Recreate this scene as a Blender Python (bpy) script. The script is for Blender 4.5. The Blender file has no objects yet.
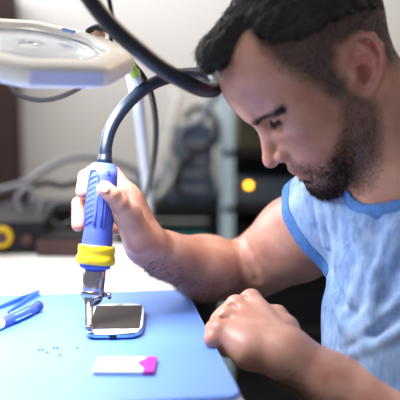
import bpy, math, random
import numpy as np
from mathutils import Vector, Matrix
SC = bpy.context.scene
COL = SC.collection
random.seed(7); RNG = np.random.default_rng(7)
R = math.radians

# ------------------------------------------------------------------ camera
CAM = np.array([0.0, 0.0, 1.01]); PITCH = R(6.5); FPX = 730.0
FW = np.array([0, math.cos(PITCH), -math.sin(PITCH)])
UPV = np.array([0, math.sin(PITCH), math.cos(PITCH)])
RT = np.array([1.0, 0, 0])
cd = bpy.data.cameras.new('camera'); cam = bpy.data.objects.new('camera', cd); COL.objects.link(cam)
cam.location = CAM; cam.rotation_euler = (R(90) - PITCH, 0, 0)
cd.sensor_width = 36; cd.lens = FPX / 400 * 36; cd.clip_start = 0.02
cd.dof.use_dof = True; cd.dof.focus_distance = 0.885; cd.dof.aperture_fstop = 2.75
SC.camera = cam
# ------------------------------------------------------------------ world, lights, exposure
SC.view_settings.view_transform = 'Standard'; SC.view_settings.look = 'None'
SC.view_settings.exposure = 0.0; SC.view_settings.gamma = 1.0
SC.view_settings.use_curve_mapping = False
w = bpy.data.worlds.new('world'); SC.world = w; w.use_nodes = True
w.node_tree.nodes['Background'].inputs[0].default_value = (0.86, 0.90, 1.0, 1)
w.node_tree.nodes['Background'].inputs[1].default_value = 0.32
def area(name, loc, target, size, power, color):
    l = bpy.data.lights.new(name, 'AREA'); l.shape = 'RECTANGLE'; l.size, l.size_y = size
    l.energy = power; l.color = color
    o = bpy.data.objects.new(name, l); COL.objects.link(o); o.location = loc
    o.rotation_euler = (Vector(target) - Vector(loc)).to_track_quat('-Z', 'Y').to_euler()
    return o
area('window_light', (-1.35, 2.2, 1.75), (0.0, 0.9, 0.85), (1.0, 1.2), 50, (0.86, 0.92, 1.0))
area('warm_fill_light', (1.0, 1.7, 2.3), (0.30, 0.8, 0.95), (0.7, 0.7), 19, (1.0, 0.70, 0.46))  # warm light added at upper right to tint ear and neck, no fixture

area('left_fill_light', (-.9, .8, 2.35), (-.2, .9, .9), (.6, .6), 9, (1.0, .97, .92))  # soft fill added above left to brighten the magnifier housing
area('wall_fill_light', (-.5, 1.7, 2.5), (-.3, 2.75, 1.35), (1.6, .5), 20, (1.0, .96, .90))  # unseen light added to lift the back wall
LAMPW = 4.3
def P(px, py, d):
    return CAM + d * (FW + (px - 200) / FPX * RT + (200 - py) / FPX * UPV)
def T(px, py, z=0.75):
    v = FW + (px - 200) / FPX * RT + (200 - py) / FPX * UPV
    return CAM + v * ((z - CAM[2]) / v[2])
def V(a): return Vector([float(x) for x in a])

# ------------------------------------------------------------------ materials
def mat(name, color, rough=0.5, metal=0.0, noise=0.0, nscale=40, coat=0.0, sss=0.0, bump=0.0, bscale=200,
        emit=None, alpha=1.0, trans=0.0, spec=None, color2=None, det=4):
    m = bpy.data.materials.new(name); m.use_nodes = True; nt = m.node_tree
    b = nt.nodes['Principled BSDF']
    b.inputs['Base Color'].default_value = (*color, 1); b.inputs['Roughness'].default_value = rough
    b.inputs['Metallic'].default_value = metal; b.inputs['Coat Weight'].default_value = coat
    b.inputs['Transmission Weight'].default_value = trans
    if spec is not None: b.inputs['Specular IOR Level'].default_value = spec
    tc = nt.nodes.new('ShaderNodeTexCoord')
    if noise > 0 or color2:
        n = nt.nodes.new('ShaderNodeTexNoise'); n.inputs['Scale'].default_value = nscale
        n.inputs['Detail'].default_value = det
        nt.links.new(tc.outputs['Object'], n.inputs['Vector'])
        r = nt.nodes.new('ShaderNodeValToRGB')
        c2 = color2 or tuple(c * (1 - noise) for c in color)
        r.color_ramp.elements[0].position = 0.3; r.color_ramp.elements[1].position = 0.7
        r.color_ramp.elements[0].color = (*c2, 1); r.color_ramp.elements[1].color = (*color, 1)
        nt.links.new(n.outputs['Fac'], r.inputs['Fac']); nt.links.new(r.outputs['Color'], b.inputs['Base Color'])
    if bump > 0:
        n2 = nt.nodes.new('ShaderNodeTexNoise'); n2.inputs['Scale'].default_value = bscale
        nt.links.new(tc.outputs['Object'], n2.inputs['Vector'])
        bp = nt.nodes.new('ShaderNodeBump'); bp.inputs['Strength'].default_value = bump
        bp.inputs['Distance'].default_value = 0.001
        nt.links.new(n2.outputs['Fac'], bp.inputs['Height']); nt.links.new(bp.outputs['Normal'], b.inputs['Normal'])
    if sss > 0:
        b.inputs['Subsurface Weight'].default_value = sss
        b.inputs['Subsurface Radius'].default_value = (1.0, 0.35, 0.2); b.inputs['Subsurface Scale'].default_value = 0.006
    if emit:
        b.inputs['Emission Color'].default_value = (*emit[0], 1); b.inputs['Emission Strength'].default_value = emit[1]
    return m

# ------------------------------------------------------------------ object helpers
def link(name, me, m, parent=None):
    o = bpy.data.objects.new(name, me); COL.objects.link(o)
    if m: me.materials.append(m)
    if parent is not None: o.parent = parent
    return o
def tag(o, label=None, cat=None, group=None, kind=None):
    if label: o['label'] = label
    if cat: o['category'] = cat
    if group: o['group'] = group
    if kind: o['kind'] = kind
    return o
def empty(name, loc, rz=0, rot=None):
    o = bpy.data.objects.new(name, None); COL.objects.link(o); o.location = V(loc); o.empty_display_size = 0.05
    o.rotation_euler = rot if rot is not None else (0, 0, rz); return o
def smooth(me, on=True):
    me.polygons.foreach_set('use_smooth', [on] * len(me.polygons))
def pymesh(name, vs, fs, sm=False):
    me = bpy.data.meshes.new(name); me.from_pydata([tuple(map(float, v)) for v in vs], [], fs); me.update()
    smooth(me, sm); return me
class MB:
    """collects shapes into one mesh"""
    def __init__(s): s.v = []; s.f = []; s.sm = []
    def add(s, vs, fs, sm=False):
        o = len(s.v); s.v += [tuple(map(float, v)) for v in vs]
        s.f += [tuple(i + o for i in f) for f in fs]; s.sm += [sm] * len(fs); return s
    def box(s, c, size, M=None, bev=0.0):
        hx, hy, hz = [x / 2 for x in size]; b = min(bev, hx * .9, hy * .9, hz * .9)
        if b <= 0:
            vs = [(x, y, z) for x in (-hx, hx) for y in (-hy, hy) for z in (-hz, hz)]
            fs = [(0, 1, 3, 2), (4, 6, 7, 5), (0, 4, 5, 1), (2, 3, 7, 6), (0, 2, 6, 4), (1, 5, 7, 3)]
            sm = False
        else:
            prof = [(-hz, b), (-hz + b * .3, b * .3), (-hz + b, 0), (hz - b, 0), (hz - b * .3, b * .3), (hz, b)]
            vs, fs = rings([(z, rrect(hx - i, hy - i, max(b - i * .5, b * .4), 3)) for z, i in prof]); sm = True
        if M is not None: vs = [tuple(M @ Vector(v)) for v in vs]
        vs = [(v[0] + c[0], v[1] + c[1], v[2] + c[2]) for v in vs]
        return s.add(vs, fs, False)
    def tube(s, pts, rad, n=12, caps=True):
        pts = [Vector(map(float, p)) for p in pts]; k = len(pts)
        rr = rad if isinstance(rad, (list, tuple)) else [rad] * k
        tan = [(pts[min(i + 1, k - 1)] - pts[max(i - 1, 0)]).normalized() for i in range(k)]
        nrm = tan[0].orthogonal().normalized(); vs = []; fs = []
        for i in range(k):
            nrm = (nrm - tan[i] * nrm.dot(tan[i])).normalized(); bi = tan[i].cross(nrm)
            for j in range(n):
                a = 2 * math.pi * j / n
                vs.append(pts[i] + (nrm * math.cos(a) + bi * math.sin(a)) * rr[i])
        for i in range(k - 1):
            for j in range(n):
                fs.append((i * n + j, i * n + (j + 1) % n, (i + 1) * n + (j + 1) % n, (i + 1) * n + j))
        if caps: fs += [tuple(range(n))[::-1], tuple(range((k - 1) * n, k * n))]
        return s.add(vs, fs, True)
    def lathe(s, prof, n=32, M=None, off=(0, 0, 0), caps=True):
        vs = []; fs = []; k = len(prof)
        for r, z in prof:
            for j in range(n):
                a = 2 * math.pi * j / n; vs.append((r * math.cos(a), r * math.sin(a), z))
        for i in range(k - 1):
            for j in range(n):
                fs.append((i * n + j, i * n + (j + 1) % n, (i + 1) * n + (j + 1) % n, (i + 1) * n + j))
        if caps: fs += [tuple(range(n))[::-1], tuple(range((k - 1) * n, k * n))]
        if M is not None: vs = [tuple(M @ Vector(v)) for v in vs]
        vs = [(v[0] + off[0], v[1] + off[1], v[2] + off[2]) for v in vs]
        return s.add(vs, fs, True)
    def prism(s, outline, z0, z1, M=None, bev=0.0):
        n = len(outline)
        lv = [(z0, 0), (z1, 0)]
        if bev: lv = [(z0, -bev), (z0 + bev, 0), (z1 - bev, 0), (z1, -bev)]
        vs = []
        cx = sum(p[0] for p in outline) / n; cy = sum(p[1] for p in outline) / n
        for z, i in lv:
            for x, y in outline:
                dx, dy = x - cx, y - cy; L = math.hypot(dx, dy) or 1
                vs.append((x + dx / L * i, y + dy / L * i, z))
        fs = [tuple(range(n))[::-1], tuple(range((len(lv) - 1) * n, len(lv) * n))]
        for q in range(len(lv) - 1):
            for j in range(n):
                fs.append((q * n + j, q * n + (j + 1) % n, (q + 1) * n + (j + 1) % n, (q + 1) * n + j))
        if M is not None: vs = [tuple(M @ Vector(v)) for v in vs]
        return s.add(vs, fs, False)
    def build(s, name, m, parent=None):
        me = bpy.data.meshes.new(name); me.from_pydata(s.v, [], s.f); me.update()
        me.polygons.foreach_set('use_smooth', s.sm); return link(name, me, m, parent)
def rrect(hx, hy, r, n=4):
    out = []
    for cx, cy, a0 in ((hx - r, hy - r, 0), (-hx + r, hy - r, 90), (-hx + r, -hy + r, 180), (hx - r, -hy + r, 270)):
        for i in range(n + 1):
            a = R(a0 + 90 * i / n); out.append((cx + r * math.cos(a), cy + r * math.sin(a)))
    return out
def rings(levels):
    n = len(levels[0][1]); vs = [(x, y, z) for z, o in levels for x, y in o]
    fs = [tuple(range(n))[::-1], tuple(range((len(levels) - 1) * n, len(levels) * n))]
    for q in range(len(levels) - 1):
        for j in range(n):
            fs.append((q * n + j, q * n + (j + 1) % n, (q + 1) * n + (j + 1) % n, (q + 1) * n + j))
    return vs, fs
def spline(pts, n=8):
    """Catmull-Rom through points"""
    p = [np.array(q, float) for q in pts]; p = [2 * p[0] - p[1]] + p + [2 * p[-1] - p[-2]]; out = []
    for i in range(1, len(p) - 2):
        for j in range(n):
            t = j / n; a, b, c, d = p[i - 1:i + 3]
            out.append(0.5 * ((2 * b) + (c - a) * t + (2 * a - 5 * b + 4 * c - d) * t * t + (3 * b - a - 3 * c + d) * t ** 3))
    out.append(p[-2]); return out

# ------------------------------------------------------------------ sculpting field (numpy) and its mesher
class Field:
    def __init__(s, lo, hi, h):
        s.lo = np.array(lo, np.float32); s.h = h
        s.n = np.ceil((np.array(hi) - s.lo) / h).astype(int) + 1
        s.a = np.full(s.n, 0.04, np.float32)
        s.ax = [s.lo[i] + np.arange(s.n[i], dtype=np.float32) * h for i in range(3)]
    def block(s, lo, hi):
        i0 = np.clip(np.floor((lo - s.lo) / s.h).astype(int), 0, s.n); i1 = np.clip(np.ceil((hi - s.lo) / s.h).astype(int) + 1, 0, s.n)
        if (i1 <= i0).any(): return None
        sl = tuple(slice(a, b) for a, b in zip(i0, i1))
        return sl, s.ax[0][sl[0]][:, None, None], s.ax[1][sl[1]][None, :, None], s.ax[2][sl[2]][None, None, :]
    def mix(s, sl, d, k, op):
        a = s.a[sl]
        if op == 'sub': a = -a
        if k > 0:
            t = np.clip(0.5 + 0.5 * (a - d) / k, 0, 1); r = a + (d - a) * t - k * t * (1 - t)
        else: r = np.minimum(a, d)
        if op == 'sub': r = -r
        s.a[sl] = r
    def cone(s, p0, p1, r0, r1, k=0.004, op='add', sq=None):
        p0 = np.array(p0, np.float32); p1 = np.array(p1, np.float32); m = max(r0, r1) + k + 0.012
        b = s.block(np.minimum(p0, p1) - m, np.maximum(p0, p1) + m)
        if b is None: return
        sl, X, Y, Z = b; ba = p1 - p0; L = float(ba @ ba) + 1e-12
        t = np.clip(((X - p0[0]) * ba[0] + (Y - p0[1]) * ba[1] + (Z - p0[2]) * ba[2]) / L, 0, 1)
        d = np.sqrt((X - p0[0] - t * ba[0]) ** 2 + (Y - p0[1] - t * ba[1]) ** 2 + (Z - p0[2] - t * ba[2]) ** 2) - (r0 + (r1 - r0) * t)
        s.mix(sl, d, k, op)
    def chain(s, pts, rs, k=0.004, op='add'):
        for i in range(len(pts) - 1): s.cone(pts[i], pts[i + 1], rs[i], rs[i + 1], k, op)
    def ell(s, c, ax, F=None, k=0.004, op='add'):
        """ellipsoid, F rows = local axes in world"""
        c = np.array(c, np.float32); F = np.eye(3) if F is None else np.array(F); ext = np.sqrt(((F * np.array(ax)[:, None]) ** 2).sum(0)) + k + 0.012
        b = s.block(c - ext, c + ext)
        if b is None: return
        sl, X, Y, Z = b; X = X - c[0]; Y = Y - c[1]; Z = Z - c[2]; k0 = 0; k1 = 0
        for i in range(3):
            q = (X * F[i][0] + Y * F[i][1] + Z * F[i][2]) / ax[i]; k0 = k0 + q * q; k1 = k1 + (q / ax[i]) ** 2
        k0 = np.sqrt(k0); d = k0 * (k0 - 1) / (np.sqrt(k1) + 1e-6)
        s.mix(sl, d.astype(np.float32), k, op)
    def ridge(s, pts, wd, amp):
        """raise (amp>0) or groove the surface along a polyline"""
        for q in range(len(pts) - 1):
            p0 = np.array(pts[q], np.float32); p1 = np.array(pts[q + 1], np.float32); m = wd * 2.6
            b = s.block(np.minimum(p0, p1) - m, np.maximum(p0, p1) + m)
            if b is None: continue
            sl, X, Y, Z = b; ba = p1 - p0; L = float(ba @ ba) + 1e-12
            t0 = ((X - p0[0]) * ba[0] + (Y - p0[1]) * ba[1] + (Z - p0[2]) * ba[2]) / L; t = np.clip(t0, 0, 1)
            d2 = (X - p0[0] - t * ba[0]) ** 2 + (Y - p0[1] - t * ba[1]) ** 2 + (Z - p0[2] - t * ba[2]) ** 2
            s.a[sl] -= amp * np.exp(-d2 / (wd * wd)).astype(np.float32)
    def sample(s, p):
        i = np.round((np.asarray(p) - s.lo) / s.h).astype(int)
        if (i < 0).any() or (i >= s.n).any(): return 0.04
        return float(s.a[tuple(i)])
    def hit(s, px, py, d0=0.55, d1=1.4):
        d = d0
        while d < d1:
            v = s.sample(P(px, py, d))
            if v < 0.0005: return P(px, py, d)
            d += max(min(v, 0.02) * .7, 0.0008)
        return None
    def mesh(s, name):
        a = s.a; ng = a < 0; h = s.h
        nx, ny, nz = a.shape
        c = np.zeros((nx - 1, ny - 1, nz - 1), np.uint8)
        for i in (0, 1):
            for j in (0, 1):
                for k in (0, 1): c += ng[i:nx - 1 + i, j:ny - 1 + j, k:nz - 1 + k]
        act = np.argwhere((c > 0) & (c < 8)); I, J, K = act.T; N = len(act)
        cor = {}
        for i in (0, 1):
            for j in (0, 1):
                for k in (0, 1): cor[i, j, k] = a[I + i, J + j, K + k]
        acc = np.zeros((N, 3)); cnt = np.zeros(N)
        for ax in range(3):
            o = [x for x in range(3) if x != ax]
            for u in (0, 1):
                for v in (0, 1):
                    e0 = [0, 0, 0]; e0[o[0]] = u; e0[o[1]] = v; e1 = list(e0); e1[ax] = 1
                    v0 = cor[tuple(e0)]; v1 = cor[tuple(e1)]; m = (v0 < 0) != (v1 < 0)
                    t = np.where(m, v0 / np.where(m, v0 - v1, 1), 0)
                    p = np.tile(np.array(e0, float), (N, 1)); p[:, ax] = t
                    acc += p * m[:, None]; cnt += m
        pos = (act + acc / cnt[:, None]) * h + s.lo
        key = (I.astype(np.int64) * ny + J) * nz + K
        quads = []
        st = np.array([ny * nz, nz, 1], np.int64)
        for ax in range(3):
            s0 = [slice(None)] * 3; s1 = [slice(None)] * 3; s0[ax] = slice(0, -1); s1[ax] = slice(1, None)
            for sgn in (0, 1):
                m = (ng[tuple(s0)] & ~ng[tuple(s1)]) if sgn else (~ng[tuple(s0)] & ng[tuple(s1)])
                e = np.argwhere(m); o = [x for x in range(3) if x != ax]
                ok = (e[:, o[0]] > 0) & (e[:, o[1]] > 0) & (e[:, o[0]] < a.shape[o[0]] - 1) & (e[:, o[1]] < a.shape[o[1]] - 1)
                e = e[ok].astype(np.int64); k0 = e @ st; du, dv = st[o[0]], st[o[1]]
                q = np.stack([k0, k0 - du, k0 - du - dv, k0 - dv], 1)
                flip = (sgn == 1) != (ax == 1)
                quads.append(q[:, ::-1] if flip else q)
        q = np.concatenate(quads); idx = np.searchsorted(key, q)
        me = bpy.data.meshes.new(name); me.vertices.add(N); me.vertices.foreach_set('co', pos.astype(np.float32).ravel())
        me.loops.add(len(idx) * 4); me.loops.foreach_set('vertex_index', idx.astype(np.int32).ravel())
        me.polygons.add(len(idx)); me.polygons.foreach_set('loop_start', np.arange(len(idx), dtype=np.int32) * 4)
        me.polygons.foreach_set('loop_total', np.full(len(idx), 4, np.int32))
        me.update(calc_edges=True); smooth(me)
        return me, pos, idx
#PART2
# ================================================================== SETTING
M = {}
M['floor'] = mat('floor_dark', (.030, .030, .034), .6)
M['wall'] = mat('wall_paint', (.78, .77, .74), .85, noise=.06, nscale=1.5)
M['white'] = mat('white_laminate', (.86, .84, .80), .35)
M['mat'] = mat('blue_silicone', (.135, .285, .77), .46, noise=.06, nscale=7, spec=1.0, bump=.2, bscale=1200)
M['blue'] = mat('blue_rubber', (.065, .10, .48), .52, noise=.1, nscale=60)
M['yellow'] = mat('yellow_plastic', (.93, .58, .01), .35)
M['steel'] = mat('polished_steel', (.50, .47, .52), .2, 1.0)
M['steel2'] = mat('brushed_steel', (.55, .62, .68), .4, .6)
M['black'] = mat('black_rubber', (.012, .012, .016), .38)
M['navy'] = mat('navy_rubber', (.006, .011, .024), .36)
M['dark'] = mat('dark_plastic', (.018, .015, .017), .8, noise=.3, nscale=30, spec=.2)
M['brown'] = mat('dark_brown_wood', (.070, .036, .034), .75, noise=.35, nscale=9, spec=.2)
M['cream'] = mat('cream_plastic', (.93, .90, .82), .4)
M['lilac'] = mat('lilac_shade', (.60, .64, .92), .45)
M['glass'] = mat('lens_glass', (.86, .92, .96), .12, trans=.6, spec=.4)
M['grey'] = mat('grey_cable', (.20, .20, .22), .5)
M['teal'] = mat('teal_plastic', (.05, .42, .40), .5)
M['green'] = mat('green_plastic', (.45, .75, .05), .4)
M['magenta'] = mat('magenta_print', (.62, .03, .38), .4)
M['paper'] = mat('white_card', (.85, .85, .85), .45)
M['screen'] = mat('dark_glass', (.040, .030, .027), .45, spec=.15)
M['chrome'] = mat('blue_chrome', (.30, .48, .80), .18, .9)
M['orange'] = mat('amber_lamp', (1, .5, .03), .4, emit=((1.0, .48, .02), 9))

def struct(o): o['kind'] = 'structure'; return o
struct(MB().box((0, 2.2, -.02), (6.4, 5, .04)).build('floor', M['floor']))
struct(MB().box((0, 2.75, 1.35), (6.4, .1, 2.7)).build('wall_back', M['wall']))

# table frame: local x to the right edge, y along it (away), turned a few degrees
TE0 = T(245, 400); TE1 = T(188, 291); tv = TE1 - TE0; TANG = math.atan2(tv[0], tv[1])
ty = np.array([math.sin(TANG), math.cos(TANG), 0]); tx = np.array([math.cos(TANG), -math.sin(TANG), 0])
def TL(x, y, z=0.0): return TE0 + x * tx + y * ty + np.array([0, 0, z])
Rz = Matrix.Rotation(-TANG, 3, 'Z')
tb = empty('work_table', TL(-.6, .2, -.75), -TANG)
tag(tb, 'white topped work table under the blue mat and the tools', 'table')
MB().box((0, .08, .735), (1.2, 1.16, .03), bev=.004).build('table_top', M['white'], tb)
for lx, ly in ((-.55, -.44), (.55, -.44), (-.55, .60), (.55, .60)): MB().box((lx, ly, .36), (.05, .05, .72), bev=.004).build('leg', M['white'], tb)
for ly in (-.44, .60): MB().box((0, ly, .69), (1.04, .03, .06)).build('apron', M['white'], tb)

# blue mat: right edge 1 cm in from the table edge
mr = T(240, 397); mb = T(175, 293)
c0 = (mr - TE0) @ tx; y0 = (mr - TE0) @ ty - .010; y1 = (mb - TE0) @ ty
wm, lm_ = .62, y1 - y0
mt = MB(); ol = rrect(wm / 2, lm_ / 2, .014, 5)
mt.prism(ol, 0, .004, bev=.0015)
o = mt.build('work_mat', M['mat']); o.location = V(TL(c0 - wm / 2, (y0 + y1) / 2, .0002)); o.rotation_euler.z = -TANG
tag(o, 'blue silicone work mat lying on the white table', 'mat')
rim = MB(); a_ = rrect(wm / 2 - .0015, lm_ / 2 - .0015, .0125, 5); rim.tube([(x, y, .0042) for x, y in a_ + a_[:1]], .0011, 6)
rim.build('raised_rim', M['mat'], o)
ZM = .7545
# ================================================================== PERSON
# ---- head frame (cm-based local axes: x face forward, y towards own left ear, z crown)
HD = 0.768; HO_PX = (361, 80)
yaw, pit, rol = R(24), R(42), R(0)
vray = P(*HO_PX, 1.0) - CAM; vray /= np.linalg.norm(vray)
rr_ = np.cross(vray, UPV); rr_ /= np.linalg.norm(rr_); uu_ = np.cross(rr_, vray); tw = -vray
F0 = -rr_ * math.cos(yaw) + tw * math.sin(yaw); L0 = tw * math.cos(yaw) + rr_ * math.sin(yaw)
HF = F0 * math.cos(pit) - uu_ * math.sin(pit); HU = uu_ * math.cos(pit) + F0 * math.sin(pit); HL = L0
c_, s_ = math.cos(rol), math.sin(rol); HL, HU = HL * c_ + HU * s_, HU * c_ - HL * s_
HB = np.array([HF, HL, HU]); CM = 0.01
HO = P(*HO_PX, HD) - 7.3 * CM * HL            # ear-to-ear midpoint
def H(x, y, z): return HO + CM * (x * HF + y * HL + z * HU)
def toH(p): return ((np.asarray(p) - HO) @ HB.T) / CM

SHR = P(342, 210, .93); SHL = P(596, 215, .69); NB = P(422, 186, .82)
TF = np.array([-.87, -.5, 0]); TF /= np.linalg.norm(TF)
TA = np.cross(TF, [0, 0, 1.0]); TA /= np.linalg.norm(TA)     # towards own right shoulder
if TA @ (SHR - SHL) < 0: TA = -TA
TM = (SHR + SHL) / 2
TZ = np.array([0, 0, 1.0]); TBs = np.array([TF, TA, TZ])
PEL = np.array([TM[0] + .04, TM[1] + .02, .56])

def torso(f, e):
    f.ell(TM + [0, 0, -.10] - TF * .002, (.100 + e, .150 + e, .19 + e), TBs, .04)
    f.ell((TM + PEL) / 2 + [.012, 0, -.03], (.100 + e, .140 + e, .19 + e), TBs, .06)
    f.ell(PEL + [0, 0, .0], (.115 + e, .17 + e, .12 + e), TBs, .06)
    f.cone(NB + [0, 0, .012], SHR + [0, 0, .012], .046 + e, .048 + e, .04)
    f.cone(NB + [0, 0, -.02], SHL + [0, 0, .005], .048 + e, .048 + e, .04)

# ---- arms
ELR = P(243, 272, 1.08); WRR = P(146, 244, .93)
ELL_ = P(545, 448, .72); WRL = P(292, 357, .80)
bic = P(298, 238, 1.0)

f = Field((-.17, .60, .60), (.50, 1.18, 1.18), .0018)
# cranium, face masses
f.ell(H(-.3, 0, 5.2), (.097, .076, .080), HB, .01)
f.ell(H(4.3, 0, 6.0), (.062, .064, .058), HB, .03)
f.ell(H(4.3, 0, -.6), (.057, .058, .072), HB, .025)
f.ell(H(5.2, 0, -4.0), (.048, .044, .048), HB, .02)
for sgn in (-1, 1):
    f.cone(H(1.0, sgn * 5.6, -1), H(1.4, sgn * 5.0, -5.0), .016, .015, .02)
    f.cone(H(1.4, sgn * 5.0, -5.0), H(8.5, sgn * 1.6, -7.4), .015, .016, .012)
    f.ell(H(6.6, sgn * 4.4, .3), (.022, .017, .014), HB, .015)       # cheekbone
    f.cone(H(9.25, sgn * 1.2, 4.1), H(7.5, sgn * 4.6, 4.25), .0105, .009, .008)  # brow ridge
    f.ell(H(4.6, sgn * 3.8, -3.5), (.038, .017, .036), HB, .02)       # cheek / masseter
f.ell(H(8.9, 0, -7.4), (.018, .021, .017), HB, .012)                   # chin
f.ell(H(8.3, 0, -3.9), (.020, .027, .022), HB, .015)                   # mouth mound
for sgn in (-1, 1):
    f.ell(H(9.8, sgn * 2.6, 2.2), (.015, .019, .0115), HB, .009, 'sub') # eye socket
# nose
f.cone(H(8.7, 0, 3.0), H(11.3, 0, -.9), .0080, .0092, .008)
f.ell(H(11.6, 0, -1.3), (.0095, .0095, .0085), HB, .006)
for sgn in (-1, 1):
    f.ell(H(10.3, sgn * 1.25, -1.55), (.0105, .0070, .0080), HB, .006)
    f.ell(H(10.8, sgn * .65, -2.45), (.0045, .0026, .004), HB, .002, 'sub')
    # eyelids closed down over the eye
    f.ell(H(7.8, sgn * 3.15, 3.0), (.0125, .0135, .0118), HB, .003)
    f.ridge([H(8.9, sgn * 1.9, 2.6), H(9.15, sgn * 2.9, 2.3), H(8.6, sgn * 3.9, 2.4), H(7.8, sgn * 4.6, 2.65)], .0016, -.0012)
    f.ridge([H(8.9, sgn * 1.9, 3.3), H(9.0, sgn * 3.0, 3.45), H(8.2, sgn * 4.3, 3.3)], .002, -.001)
    f.ridge([H(10.2, sgn * 1.9, -1.0), H(9.2, sgn * 2.9, -3.4)], .004, -.0012)   # nasolabial fold
f.cone(H(10.9, 0, -1.7), H(10.1, 0, -2.6), .0028, .004, .004)           # columella
# lips
f.chain([H(9.2, -2.3, -4.5), H(10.25, -.9, -4.05), H(10.4, 0, -4.15), H(10.25, .9, -4.05), H(9.2, 2.3, -4.5)], [.002, .0045, .0045, .0045, .002], .004)
f.chain([H(9.2, -2.1, -4.8), H(10.0, -.9, -5.25), H(10.15, 0, -5.3), H(10.0, .9, -5.25), H(9.2, 2.1, -4.8)], [.002, .005, .0055, .005, .002], .004)
f.ridge([H(9.0, -2.6, -4.65), H(10.3, -.8, -4.7), H(10.5, 0, -4.75), H(10.3, .8, -4.7), H(9.0, 2.6, -4.65)], .0018, -.0022)
f.ridge([H(9.4, -1.3, -6.2), H(9.8, 0, -6.3), H(9.4, 1.3, -6.2)], .004, -.002)
# neck
f.cone(H(-2.2, 0, -1), NB, .052, .060, .02)
f.cone(H(.2, 0, -3.6), NB + TF * .005, .032, .045, .015)
f.cone(H(.0, 4.8, -2.5), NB + TF * .055 + [0, 0, -.015], .012, .009, .02)
# ears
ET = R(-33)
def ear(sgn):
    U = HU * math.cos(ET) + HF * math.sin(ET); Fo = HF * math.cos(ET) - HU * math.sin(ET)
    N = HL * sgn * math.cos(R(22)) - Fo * math.sin(R(22)) * -1 * 0
    flare = R(24)
    B = -Fo * math.cos(flare) + HL * sgn * math.sin(flare)          # towards ear's back edge, flared out
    Nn = HL * sgn * math.cos(flare) + Fo * math.sin(flare)
    O = H(-.5, sgn * 7.0, .75)
    def E(b, u, n): return O + CM * 1.09 * (b * B + u * U + n * Nn)
    fr = np.array([B, Nn, U])
    f.ell(E(.9, .3, -.15), (.0180, .0042, .028), fr, .003)
    f.ell(E(.1, .2, -.6), (.010, .006, .020), fr, .004)
    f.ell(E(.75, .35, .35), (.0150, .0060, .0240), fr, .002, 'sub')
    rim = [(-.75, .75, .0), (-.95, 1.7, .1), (-.55, 2.8, .2), (.5, 3.45, .25), (1.7, 3.1, .3), (2.35, 2.0, .3), (2.45, .8, .3), (2.1, -.5, .25), (1.4, -1.7, .15), (.7, -2.4, .05)]
    f.chain([E(*q) for q in rim], [.002, .003, .0034, .0036, .0036, .0034, .0032, .0032, .0032, .0036], .002)
    f.chain([E(*q) for q in [(.9, -1.2, .15), (1.55, -.2, .2), (1.65, .9, .25), (1.2, 1.9, .2), (.5, 2.5, .1)]], [.0026, .003, .0032, .003, .002], .003)
    f.chain([E(*q) for q in [(1.2, 1.9, .2), (.4, 1.75, .05), (-.3, 1.6, 0)]], [.0026, .0022, .0015], .002)
    f.chain([E(*q) for q in [(-.6, .75, 0), (.3, .55, -.05)]], [.0022, .0012], .002)
    f.ell(E(.45, -.35, -.3), (.0075, .010, .010), fr, .002, 'sub')
    f.ell(E(-.45, -.2, .1), (.0045, .0035, .0065), fr, .003)         # tragus
    f.ell(E(.95, -1.25, .1), (.004, .003, .004), fr, .003)
    f.ell(E(.45, -2.35, -.05), (.0085, .0040, .0085), fr, .004)      # lobe
    return E
EARL = ear(1); ear(-1)
# torso under the shirt
torso(f, -.003)
f.cone(NB + [0, 0, 0], TM + [0, 0, -.05], .062, .06, .03)
# right arm
f.cone(SHR, bic, .052, .056, .03); f.cone(bic, ELR + [.005, 0, .0], .056, .045, .02)
f.cone(ELR, P(206, 268, 1.03), .044, .043, .012); f.cone(P(206, 268, 1.03), P(165, 255, .965), .043, .0305, .02)
f.cone(P(165, 255, .965), WRR, .0305, .0245, .01)
cr_ = [f.hit(*q) for q in ((244, 240), (250, 252), (255, 266), (257, 280))]
f.ridge([q for q in cr_ if q is not None], .0065, -.0030)
# left arm
f.cone(SHL, (SHL + ELL_) / 2, .056, .052, .03); f.cone((SHL + ELL_) / 2, ELL_, .052, .044, .02)
flb = P(420, 419, .755)
f.cone(ELL_, flb, .043, .041, .02); f.cone(flb, P(334, 383, .79), .040, .0290, .02); f.cone(P(334, 383, .79), WRL, .0290, .0265, .015)

# ---- right hand round the handle
HR = {
 'idx': [P(127, 193, .935), P(114, 174, .955), P(96, 170, .932), P(85, 177, .912), P(82, 192, .900)],
 'mid': [P(133, 203, .94), P(118, 190, .965), P(94, 193, .938), P(79, 204, .916), P(78, 225, .900)],
 'rng': [P(134, 217, .94), P(120, 212, .965), P(97, 212, .942), P(91, 219, .930), P(93, 230, .925)],
 'pky': [P(136, 228, .935), P(124, 229, .958), P(104, 229, .942), P(99, 233, .935), P(101, 240, .930)]}
def arm_hand_right():
    f.cone(WRR, P(136, 226, .925), .024, .021, .015)
    f.ell(P(133, 212, .925), (.017, .020, .032), np.array([[1, 0, 0], [0, 1, 0], [0, 0, 1.]]), .015)
    for k in HR: f.cone(WRR, HR[k][0], .018, .013, .012)
    # web and thenar
    f.chain([P(140, 240, .905), P(127, 214, .885), P(119, 203, .868)], [.019, .0155, .0115], .010)
    f.chain([P(119, 203, .868), P(112, 195, .860), P(105, 189, .857)], [.0108, .0098, .0098], .003)
    for k, r in (('idx', .0092), ('mid', .0095), ('rng', .0088), ('pky', .0076)):
        q = HR[k]; f.cone(q[0], q[1], .012, r * 1.08, .006)
        f.cone(q[1], q[2], r * 1.05, r, .002); f.cone(q[2], q[3], r, r * .95, .0015); f.cone(q[3], q[4], r * .95, r * .86, .0015)
arm_hand_right()
f.ridge([P(111, 200, .852), P(118, 196, .852)], .0012, -.0006)
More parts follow.
